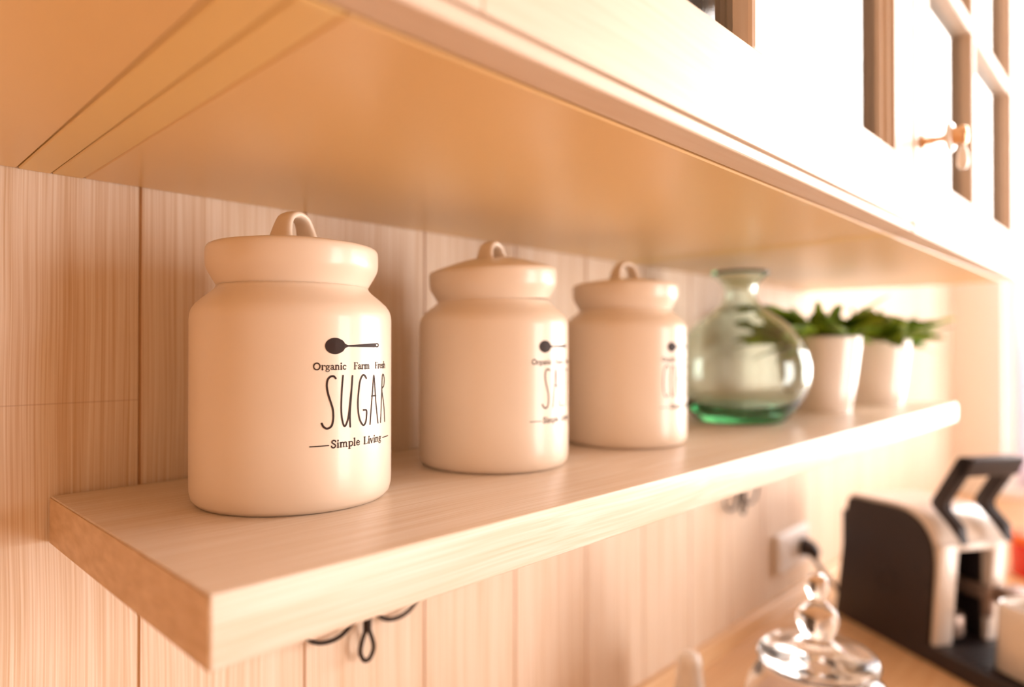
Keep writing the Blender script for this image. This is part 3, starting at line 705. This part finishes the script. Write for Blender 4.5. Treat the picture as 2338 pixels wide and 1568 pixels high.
# ------------------------------------------------------------------ coffee machine
ZW = -0.470
CMR = R_(-32.5)
t = thing('coffee_machine', 'black and cream capsule coffee machine with a raised lever handle', 'coffee machine', (1.272, 0.4305, ZW), CMR)
side = fillet([(0, 0.0), (-0.033, 0.214), (-0.215, 0.222), (-0.197, 0.0)], [0.004, 0.016, 0.085, 0.004], 10)
for x0, x1 in ((0.0, 0.010), (0.124, 0.134)):
    bm = bmesh.new(); prism(bm, side, x0, x1, 'x', 0.0015); link('side_panel', bm, M['blackplastic'], t, autosmooth=30)
# circular badge ring pressed into the near side
bm = bmesh.new(); sweep(bm, [(-0.0002, -0.118 + 0.019 * math.cos(a), 0.098 + 0.019 * math.sin(a)) for a in [2 * PI * i / 40 for i in range(40)]], 0.0012, 8, closed=True)
link('side_ring', bm, M['blackplastic'], t, smooth=True)
# cream shell over top and back, thin front frame with the opening
sh_o = fillet([(0.004, 0.0), (-0.030, 0.219), (-0.224, 0.229), (-0.204, 0.0)], [0.004, 0.018, 0.090, 0.004], 10)
bm = bmesh.new()
# shell: strip following the outline, between the black cheeks
n = len(sh_o)
top_i = [i for i, p in enumerate(sh_o) if p[1] > (0.10 if p[0] > -0.15 else 0.180)]
strip = [sh_o[i] for i in top_i]
strip = [(0.003, 0.012)] + strip + [(-0.2195, 0.178)]
inn = []
cen = Vector((-0.11, 0.10))
for p in strip:
    v = Vector(p) - cen; v *= 0.90; inn.append(tuple(cen + v))
prism(bm, strip + inn[::-1], 0.006, 0.128, 'x', 0.001)
link('shell', bm, M['whiteplastic'], t, autosmooth=35)
bm = bmesh.new()
def leg(x0, x1, z0, z1):
    def Y(z): return -0.204 - 0.020 * z / 0.229
    v = []
    vs = [bm.verts.new((x, Y(z) + dy, z)) for x in (x0, x1) for z in (z0, z1) for dy in (0, 0.022)]
    a, b, c, d, e, f, g, h = vs
    for q in ((a, b, d, c), (e, g, h, f), (a, c, g, e), (b, f, h, d), (a, e, f, b), (c, d, h, g)): bm.faces.new(q)
leg(0.006, 0.038, 0.0, 0.178); leg(0.102, 0.128, 0.0, 0.178); leg(0.038, 0.102, 0.168, 0.178)
bmesh.ops.bevel(bm, geom=bm.edges[:], offset=0.002, segments=2, profile=0.5, affect='EDGES')
link('front_frame', bm, M['whiteplastic'], t, autosmooth=35)
bm = bmesh.new(); box(bm, (0.011, -0.150, 0.004), (0.123, -0.004, 0.185), 0.003); box(bm, (0.011, -0.198, 0.004), (0.040, -0.148, 0.176), 0.002); box(bm, (0.100, -0.198, 0.004), (0.123, -0.148, 0.176), 0.002)
link('inner_body', bm, M['blackplastic'], t)
bm = bmesh.new()
box(bm, (0.080, -0.230, 0.092), (0.099, -0.149, 0.112), 0.004, 3); lathe(bm, [(0, 0.068), (0.006, 0.068), (0.008, 0.072), (0.009, 0.093), (0, 0.093)], 24, c=(0.0895, -0.218))
box(bm, (0.0900, -0.268, 0.092), (0.134, -0.226, 0.116), 0.004, 3)
link('coffee_spout', bm, M['taupe'], t, autosmooth=35)['label'] = 'taupe metal spout and lever'
bm = bmesh.new(); lathe(bm, [(0, 0.034), (0.021, 0.034), (0.0225, 0.038), (0.0225, 0.064), (0.021, 0.067), (0, 0.067)], 28, c=(0.050, -0.185)); link('capsule_drum', bm, M['taupe'], t, smooth=False, autosmooth=40)
bm = bmesh.new(); prism(bm, fillet([(-0.001, -0.150), (0.135, -0.150), (0.135, -0.385), (-0.001, -0.385)], [0, 0, 0.03, 0.03], 8), 0.0, 0.026, 'z', 0.003)
tr = link('drip_tray', bm, M['blackplastic'], t, autosmooth=35)
bm = bmesh.new()
for i in range(14):
    y = -0.232 - i * 0.0105; box(bm, (0.012, y, 0.026), (0.122, y + 0.004, 0.0282), 0.0006, 1)
link('grid', bm, M['blackplastic'], tr)
# lever handle: two cranked arms and the cross bar
bm = bmesh.new()
arm = fillet([(-0.2360, 0.182), (-0.2140, 0.205), (-0.178, 0.232), (-0.230, 0.3115), (-0.256, 0.3115), (-0.203, 0.232), (-0.2320, 0.208)], [0.001, 0.01, 0.008, 0.012, 0.008, 0.008, 0.01], 6)
for x0, x1 in ((0.0255, 0.0365), (0.107, 0.118)): prism(bm, arm, x0, x1, 'x', 0.0015)
prism(bm, fillet([(-0.2250, 0.283), (-0.2310, 0.312), (-0.2570, 0.312), (-0.2430, 0.283)], 0.004, 5), 0.0255, 0.118, 'x', 0.0015)
link('lever_handle', bm, M['blackplastic'], t, autosmooth=35)['label'] = 'black lever handle standing up'

# cup on the drip tray
mat_cm = Matrix.Translation((1.272, 0.4305, ZW)) @ Matrix.Rotation(CMR, 4, 'Z')
p = mat_cm @ Vector((0.066, -0.322, 0.0283))
t = thing('coffee_cup', 'squarish white cup on the black drip tray of the coffee machine', 'cup', p, CMR)
def sq_ring(bm, r, z, n=48, e=0.55):
    out = []
    for i in range(n):
        a = 2 * PI * i / n; c, s = math.cos(a), math.sin(a)
        out.append(bm.verts.new((r * math.copysign(abs(c) ** e, c), r * math.copysign(abs(s) ** e, s), z)))
    return out
bm = bmesh.new(); prof = [(0.043, 0), (0.046, 0.002), (0.0425, 0.082), (0.0420, 0.093), (0.0395, 0.0935), (0.0395, 0.082), (0.041, 0.006)]
rr = [sq_ring(bm, r, z) for r, z in prof]
for a, b in zip(rr, rr[1:]):
    for i in range(48): bm.faces.new((a[i], a[(i + 1) % 48], b[(i + 1) % 48], b[i]))
bm.faces.new(rr[0]); bm.faces.new(rr[-1])
link('cup_body', bm, M['porcelain'], t, smooth=True)
bm = bmesh.new(); sweep(bm, curve_pts([(0.043, 0, 0.075), (0.060, 0, 0.074), (0.067, 0, 0.052), (0.058, 0, 0.028), (0.0405, 0, 0.025)], 6), 0.004); link('cup_handle', bm, M['porcelain'], t, smooth=True)

# red tin at the edge of the photo, behind the machine
t = thing('red_tin', 'glossy red tin with an orange lid at the edge behind the coffee machine', 'tin', (1.770, 0.193, ZW))
bm = bmesh.new(); lathe(bm, [(0, 0), (0.050, 0), (0.052, 0.003), (0.052, 0.066), (0.050, 0.068), (0, 0.068)], 48); link('tin_body', bm, M['red'], t, autosmooth=40)
bm = bmesh.new(); lathe(bm, [(0, 0.0682), (0.053, 0.0682), (0.054, 0.070), (0.054, 0.081), (0.050, 0.085), (0, 0.086)], 48); link('tin_lid', bm, M['orange'], t, autosmooth=40)

# ------------------------------------------------------------------ glass jar with a glass finial lid
GX, GY = 0.742, 0.269
t = thing('glass_jar', 'clear glass storage jar with a knobbed glass lid on the worktop', 'jar', (GX, GY, ZW))
outer = [(0, 0.002), (0.060, 0.0), (0.068, 0.006), (0.072, 0.030), (0.073, 0.090), (0.071, 0.108), (0.064, 0.122), (0.055, 0.129), (0.053, 0.134), (0.056, 0.138), (0.058, 0.140)]
inner = [(0.052, 0.139), (0.0505, 0.132), (0.058, 0.122), (0.067, 0.106), (0.0695, 0.090), (0.0685, 0.030), (0.064, 0.010), (0, 0.008)]
bm = bmesh.new(); lathe(bm, smooth_prof(outer, 3) + smooth_prof(inner, 3), 64); link('jar_body', bm, M['clearglass'], t, smooth=True)
bm = bmesh.new(); lathe(bm, smooth_prof([(0, 0.0095), (0.060, 0.0105), (0.0665, 0.030), (0.067, 0.085), (0.060, 0.092), (0.03, 0.096), (0, 0.097)], 3), 48); link('jar_filling', bm, M['sugar'], t, smooth=True)
bm = bmesh.new()
lathe(bm, smooth_prof([(0, 0.1415), (0.055, 0.1415), (0.0590, 0.1445), (0.0585, 0.148), (0.053, 0.1515), (0.040, 0.1545), (0.026, 0.158), (0.017, 0.162), (0.014, 0.165)], 3)
      + smooth_prof([(0.0155, 0.168), (0.019, 0.175), (0.021, 0.184), (0.019, 0.193), (0.013, 0.200), (0.0085, 0.204), (0.009, 0.208), (0.0115, 0.214), (0.0120, 0.220), (0.0095, 0.228), (0.004, 0.232), (0, 0.2325)], 3), 64)
link('jar_lid', bm, M['clearglass'], t, smooth=True)

# white porcelain shaker
t = thing('salt_shaker', 'small white porcelain shaker with a rounded top on the worktop', 'shaker', (0.757, 0.428, ZW))
bm = bmesh.new(); lathe(bm, smooth_prof([(0, 0), (0.021, 0), (0.0225, 0.003), (0.0195, 0.040), (0.0155, 0.070), (0.0150, 0.083), (0.0125, 0.091), (0.006, 0.0955), (0, 0.0965)], 4), 40); link('shaker_body', bm, M['porcelain'], t, smooth=True)

# sheer curtain at the window edge
bm = bmesh.new(); rows = []
for k in range(2):
    z = (-0.42, ZC - 0.02)[k]
    rows.append([bm.verts.new((XR - 0.05 + 0.018 * math.sin(i * 0.9), 0.330 - i * 0.0060, z)) for i in range(22)])
for i in range(21): bm.faces.new((rows[0][i], rows[0][i + 1], rows[1][i + 1], rows[1][i]))
cu = link('curtain', bm, M['curtain'], smooth=True); tag(cu, 'sheer pale lavender curtain hanging at the bright window', 'curtain')
md = cu.modifiers.new('thickness', 'SOLIDIFY'); md.thickness = 0.001
